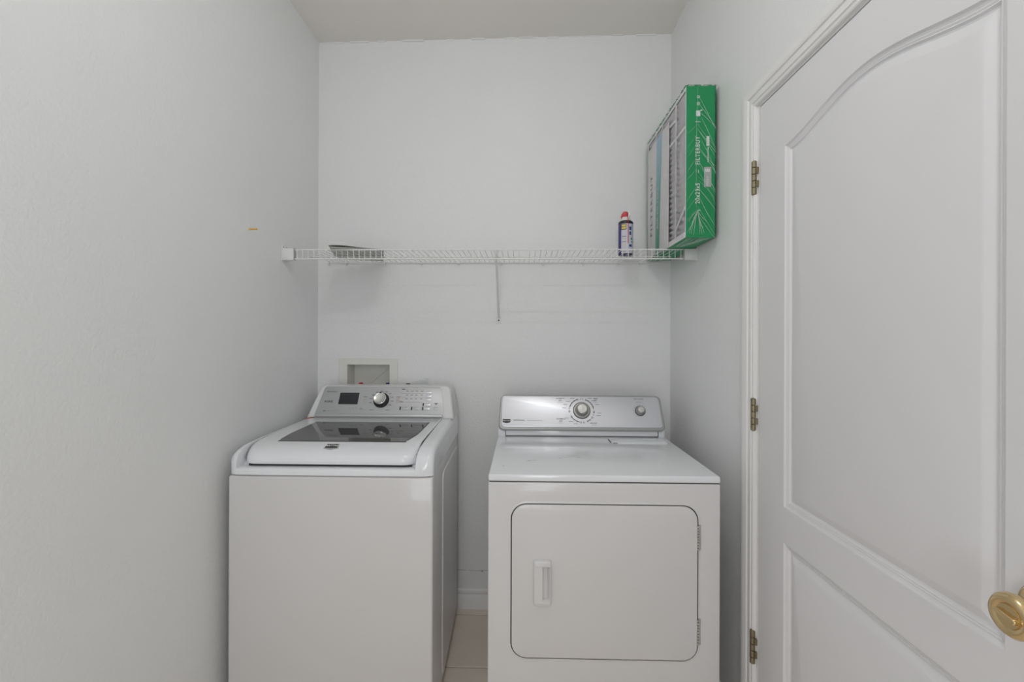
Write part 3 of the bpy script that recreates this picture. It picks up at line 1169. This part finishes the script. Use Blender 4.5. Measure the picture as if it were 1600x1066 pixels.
obj('cover', b, 'paper', bk, smooth=30)

# spray can
sc = thing('spray_can', 'purple and white spray can with a red cap standing near the right of the shelf', 'spray can', (.4745, 2.120, STOP))
CX = T(.4745, 2.120, STOP)
b = B()
b.lathe([(.030, 0), (.0325, .001), (.0335, .004), (.0335, .146), (.0320, .150), (.0320, .1525)], CX, 40)
body = obj('can_body', b, 'purple', sc, smooth=40)
b = B()
b.lathe([(.0338, .1440), (.0338, .1505), (.0315, .1555), (.026, .1590), (.0235, .160)], CX, 40, False, True)
obj('can_shoulder', b, 'black', sc)
# wrap-round label panels
def cyl_patch(r, a0, a1, z0, z1, n=12):
    b = B()
    rings = []
    for k in range(n + 1):
        a = math.radians(a0 + (a1 - a0) * k / n)
        rings.append([CX @ Vector((r * math.cos(a), r * math.sin(a), z)) for z in (z0, z1)])
    b.loops(rings, False, False, closed=False)
    return b


obj('label', cyl_patch(.0337, 221, 352, .004, .142, 24), 'can_label', sc, smooth=60, recalc=False)
obj('label_stripe', cyl_patch(.0339, 266, 271, .010, .142, 3), 'white_print', sc, smooth=60, recalc=False)
rows = [(285, 306, .112, .128, 'blue_pl'), (286, 304, .090, .106, 'blue_pl'), (300, 316, .068, .078, 'green'), (304, 320, .056, .062, 'green'),
        (284, 310, .036, .047, 'blue_pl'), (226, 262, .082, .0845, 'grey'), (226, 262, .070, .0720, 'yellow'), (226, 262, .058, .0605, 'grey'), (228, 260, .045, .048, 'yellow'),
        (224, 262, .012, .016, 'grey_lt')]
for a0, a1, z0, z1, m in rows:
    obj('label_print', cyl_patch(.03385, a0, a1, z0, z1, 4), m, sc, smooth=60, recalc=False)
obj('shield', cyl_patch(.0339, 221, 264, .1145, .1405, 8), 'black', sc, smooth=60, recalc=False)
obj('shield', cyl_patch(.0341, 224, 261, .1175, .1380, 8), 'yellow', sc, smooth=60, recalc=False)
obj('can_base', cyl_patch(.0339, 200, 340, .000, .006, 20), 'black', sc, smooth=60, recalc=False)
sa = math.radians(242)
text('lettering', 'WD-40', .0100, 'blue_pl', frame((.4745 + .0344 * math.cos(sa), 2.120 + .0344 * math.sin(sa), STOP + .1278), (-math.sin(sa), math.cos(sa), 0), (0, 0, 1)), sc, sx=.62, bold=.0002)
# red straw
sa = math.radians(275)
b = B()
px, py = .4745 + .0358 * math.cos(sa), 2.120 + .0358 * math.sin(sa)
b.tube([(px, py, STOP + .050), (px, py, STOP + .160), (px - .001, py + .010, STOP + .178)], .0016, 8)
obj('straw', b, 'red', sc)
# trigger cap
b = B()
b.lathe([(.0245, .158), (.0245, .164), (.0215, .168), (.0195, .176)], CX, 32)
obj('cap_collar', b, 'plastic', sc)
b = B()
prof = [(-.019, .170), (.010, .170), (.012, .178), (.013, .192), (.008, .201), (-.002, .2035), (-.010, .200), (-.017, .190), (-.020, .178)]
b.prism(prof, -.0125, .0125, frame((.4745 - .002, 2.120, STOP), (.96, -.25, 0), (0, 0, 1)), .004, 3)
obj('trigger_cap', b, 'red', sc, smooth=50)
b = B()
prof = [(.013, .172), (.017, .176), (.0215, .186), (.0205, .196), (.0145, .203), (.0085, .2035), (.014, .196), (.0155, .187), (.013, .178)]
b.loops([[frame((.4745 - .002, 2.120, STOP), (.96, -.25, 0), (0, 0, 1)) @ Vector((x, y, d)) for x, y in prof] for d in (-.010, .010)], True, True)
obj('straw_holder', b, 'knob_side', sc, smooth=30)

# filter pack
FXa, FXb, FYa, FYb, FZa, FZb = .6125, .7225, 1.730, 2.252, STOP + .0005, 2.313
fl = thing('air_filter_pack', 'tall green and white air filter in clear film on the right end of the shelf', 'air filter', ((FXa + FXb) / 2, (FYa + FYb) / 2, FZa))
lean = Matrix.Identity(4)
# green cardboard frame: four sides with a lip round the faces
b = B()
b.box((FXa, FYa, FZa), (FXb, FYa + .004, FZb))
b.box((FXa, FYb - .004, FZa), (FXb, FYb, FZb))
b.box((FXa, FYa + .004, FZa), (FXb, FYb - .004, FZa + .004))
b.box((FXa, FYa + .004, FZb - .004), (FXb, FYb - .004, FZb))
for xa in (FXb - .002,):
    b.box((xa, FYa, FZa), (xa + .002, FYb, FZb))
obj('cardboard_frame', b, 'green', fl, smooth=0)
# white lip of the face
b = B()
w = .022
b.box((FXa - .0004, FYa + .0005, FZa + .0005), (FXa + .001, FYa + w * .3, FZb - .0005))
b.box((FXa - .0004, FYb - w * .5, FZa + .0005), (FXa + .001, FYb - .0005, FZb - .0005))
b.box((FXa - .0004, FYa + w * .3, FZa + .0005), (FXa + .001, FYb - w * .5, FZa + w))
b.box((FXa - .0004, FYa + w * .3, FZb - w * .6), (FXa + .001, FYb - w * .5, FZb - .0005))
obj('face_lip', b, 'card', fl, smooth=0)
# pleats: zigzag running front to back, stacked upwards
b = B()
n = 25
zs = [FZa + .006 + (FZb - FZa - .012) * k / (2 * n) for k in range(2 * n + 1)]
ra = [[(FXa + (.002 if k % 2 else .020), y, z) for k, z in enumerate(zs)] for y in (FYa + .005, FYb - .005)]
b.loops(ra, False, False, closed=False)
obj('pleats', b, 'media', fl, smooth=0, recalc=False)
# cardboard straps across the pleats
for y in (1.842, 2.02, 2.11):
    b = B()
    b.box((FXa - .0002, y, FZa + .01), (FXa + .003, y + .011, FZb - .008))
    obj('strap', b, 'card', fl, smooth=0)
for y0, z0, y1, z1 in ((1.742, 1.86, 1.842, 1.80), (1.742, 2.165, 1.925, 2.165), (1.845, 2.24, 2.02, 2.262)):
    b = B()
    d = Vector((0, y1 - y0, z1 - z0)).normalized()
    nrm = Vector((0, -d.z, d.y)) * .006
    A, C = Vector((FXa + .0005, y0, z0)), Vector((FXa + .0005, y1, z1))
    b.loops([[A - nrm, C - nrm, C + nrm, A + nrm], [p + Vector((.002, 0, 0)) for p in (A - nrm, C - nrm, C + nrm, A + nrm)]])
    obj('strap', b, 'card', fl, smooth=0)
# printed sheet over the rear half of the face, slightly bowed
b = B()
rings = []
for k in range(13):
    t = k / 12
    y = 1.925 + .315 * t
    x = FXa - .0015 - .004 * math.sin(PI * t)
    rings.append([(x, y + .006, FZa + .004), (x, y, FZb - .045 - .02 * t * 0), (x + .0005, y, FZb - .045), (x + .0005, y + .006, FZa + .004)])
b.loops(rings)
sheet = obj('label_sheet', b, 'card', fl, smooth=30)


def sheet_x(y):
    t = max(0, min(1, (y - 1.925) / .315))
    return FXa - .0015 - .004 * math.sin(PI * t)


b = B()
rings = []
for k in range(7):
    t = k / 6
    rings.append([(sheet_x(y) - .0004, y, z) for y, z in ((2.050 + .060 * t, FZa + .005), (2.012 + .075 * t, FZb - .046))])
b.loops(rings, False, False, closed=False)
obj('stripe', b, 'stripe', fl, smooth=60, recalc=False)
# face of the sheet as seen from the left: u = -y, up = z ; words climb upwards
def LFm(y, z):
    return frame((sheet_x(y) - .0012, y, z), (0, 0, 1), (0, 1, 0))


text('lettering', 'FILTERBUY', .046, 'grey_green', LFm(2.172, 1.985), fl, sx=.95, bold=.0006, space=1.45)
text('lettering', 'AIR FILTERS', .034, 'white_print', LFm(2.068, 1.95), fl, sx=1.1)
# print on the green front edge, words climbing upwards
GF = lambda x, z: frame((x, FYa - .0006, z), (0, 0, 1), (-1, 0, 0))
text('lettering', 'FILTERBUY', .0225, 'white_print', GF(.6565, 2.070), fl, sx=.86, bold=.0004, space=1.18)
text('lettering', '20x23x5', .0235, 'white_print', GF(.6565, 1.909), fl, sx=.92, bold=.0002, space=1.05)
b = B()
b.prism(rrect(-.0375, -.0135, .0375, .0135, .001, 2), -.0003, .0006, GF(.6930, 1.9705))
obj('rating_label', b, 'badge_grey', fl, smooth=0)
text('lettering', 'MERV', .0150, 'white_print', GF(.6930, 1.955) @ T(0, 0, .0008), fl)
text('lettering', '8', .0235, 'white_print', GF(.6930, 1.995) @ T(0, 0, .0008), fl, bold=.0005)
b = B()
b.prism(rrect(-.0185, -.0055, .0185, .0055, .001, 2), -.0003, .0004, GF(.6935, 2.1055))
for k in range(9):
    z = 2.028 + k * .0066
    b.box((-.0023, -.0016 - .0006 * (k % 3), -.0002), (.0022, .0016 + .0006 * (k % 2), .0004), mx=GF(.6940, z))
obj('small_print', b, 'white_print', fl, smooth=0, kind='stuff')
# little pictograms
b = B()
for z, r in ((2.272, .0058), (2.247, .0070)):
    g = GF(.6575, z)
    for k in range(6):
        a = k * PI / 3
        b.box((r * .35, -.0011, -.0002), (r, .0011, .0004), mx=g @ Matrix.Rotation(a, 4, 'Z'))
g = GF(.6565, 2.211)
b.prism(rrect(-.0115, -.008, .0095, .0072, .002, 2), -.0002, .0005, g)
b.box((.004, -.019, -.0002), (.0075, -.0075, .0005), mx=g @ Matrix.Rotation(.35, 4, 'Z'))
b.box((-.0007, -.010, -.0002), (.0007, .010, .0004), mx=GF(.6560, 2.178))
b.box((-.006, -.0008, -.0002), (.006, .0008, .0004), mx=GF(.6585, 1.9915))
b.box((-.0012, -.0065, -.0002), (.0012, .003, .0004), mx=GF(.6600, 1.845))
obj('pictogram', b, 'white_print', fl, smooth=0, kind='stuff')
# shrink film: a slightly rippled skin round the pack, gathered under the front corner
b = B()
e = .0035
nx, ny, nz = 10, 24, 28


def rip(p):
    x, y, z = p
    return .0012 * math.sin(23 * z + 40 * x + 31 * y) + .0008 * math.sin(61 * y - 37 * z)


def grid(fn, na, nb):
    P = [[fn(i / na, j / nb) for j in range(nb + 1)] for i in range(na + 1)]
    V = [[b.bm.verts.new(p) for p in row] for row in P]
    for i in range(na):
        for j in range(nb):
            b.bm.faces.new((V[i][j], V[i + 1][j], V[i + 1][j + 1], V[i][j + 1]))


xa, xb, ya, yb, za, zb = FXa - .0075, FXb + e, FYa - e, FYb + e, FZa - .0002, FZb + e
L = lambda a, c, t: a + (c - a) * t
grid(lambda s, t: (L(xa, xb, s), ya + (rip((L(xa, xb, s), 0, L(za, zb, t))) if 0 < s < 1 and 0 < t < 1 else 0), L(za, zb, t)), nx, nz)
grid(lambda s, t: (xa + (rip((0, L(ya, yb, s), L(za, zb, t))) if 0 < s < 1 and 0 < t < 1 else 0), L(ya, yb, s), L(za, zb, t)), ny, nz)
grid(lambda s, t: (L(xa, xb, s), L(ya, yb, t), zb), nx, ny)
obj('shrink_film', b, 'film', fl, smooth=80)
# creases of the film fanning over the green face
b = B()
rc = random.Random(11)


def crease(x0, z0, x1, z1, bow, w=.0007):
    pts = []
    for k in range(9):
        t = k / 8
        x = L(x0, x1, t) + bow * math.sin(PI * t)
        pts.append((max(FXa, min(FXb + .002, x)), FYa - e - .001, L(z0, z1, t)))
    b.tube(pts, [w * (.3 + math.sin(PI * (.1 + .8 * k / 8))) for k in range(9)], 5)


for k in range(20):
    z0 = 2.27 - k * .0225 + rc.uniform(-.01, .01)
    crease(.655 + rc.uniform(-.004, .012), z0, .7225, z0 - rc.uniform(.06, .13), rc.uniform(-.004, .006), rc.uniform(.0004, .0009))
for k in range(9):
    z0 = 2.17 - k * .045 + rc.uniform(-.012, .012)
    crease(.651, z0, .6135, z0 - rc.uniform(.015, .06), rc.uniform(-.003, .003), rc.uniform(.0003, .0006))
for x1, z1 in ((.618, 1.765), (.624, 1.756), (.632, 1.752), (.680, 1.757), (.672, 1.752), (.69, 1.80), (.621, 1.80), (.640, 1.751), (.664, 1.754), (.676, 1.775)):
    crease(.655, 1.845, x1, z1, rc.uniform(-.006, .006), .0010)
crease(.6535, 2.305, .6505, 1.85, -.003, .0007)
obj('film_creases', b, 'crease', fl, smooth=60, kind='stuff')
# gathered film under the overhanging front
b = B()
for k in range(12):
    x0 = FXa + .008 + rc.uniform(0, .095)
    y0 = FYa + rc.uniform(0, .01)
    pts = []
    for q in range(7):
        t = q / 6
        pts.append((x0 + (FXa + .02 - x0) * t * .7 + rc.uniform(-.003, .003), y0 + .17 * t, FZa - .0012 - .0015 * math.sin(PI * t)))
    b.tube(pts, [.0007 + .0009 * math.sin(PI * q / 6) for q in range(7)], 5)
obj('gathered_film', b, 'crease', fl, smooth=60, kind='stuff')

# orange plug in the left wall
b = B()
NM = frame((XL, 1.7055, 1.7722), (0, 1, 0), (0, 0, 1))
b.lathe([(.0026, -.002), (.0026, .026), (.0032, .027), (.0032, .030), (.0015, .032)], NM, 12)
tag(obj('wall_plug', b, 'orange'), 'small orange plastic plug sticking out of the left wall', 'wall plug')

# ceiling fixture that holds the two bulbs (above the frame)
lf = thing('ceiling_light', 'white round ceiling lamp holder with two sockets above the frame', 'ceiling light', (-.1175, .64, 2.865))
b = B()
b.lathe([(.09, 2.868), (.09, 2.848), (.07, 2.840), (.0, 2.838)], T(-.1175, .64), 40, True, False)
obj('canopy', b, 'plastic', lf)
for x in (-.165, -.070):
    b = B()
    b.lathe([(.020, 2.842), (.020, 2.775), (.014, 2.748), (.0, 2.747)], T(x, .64), 24, True, False)
    obj('socket', b, 'plastic', lf)

bake_text()
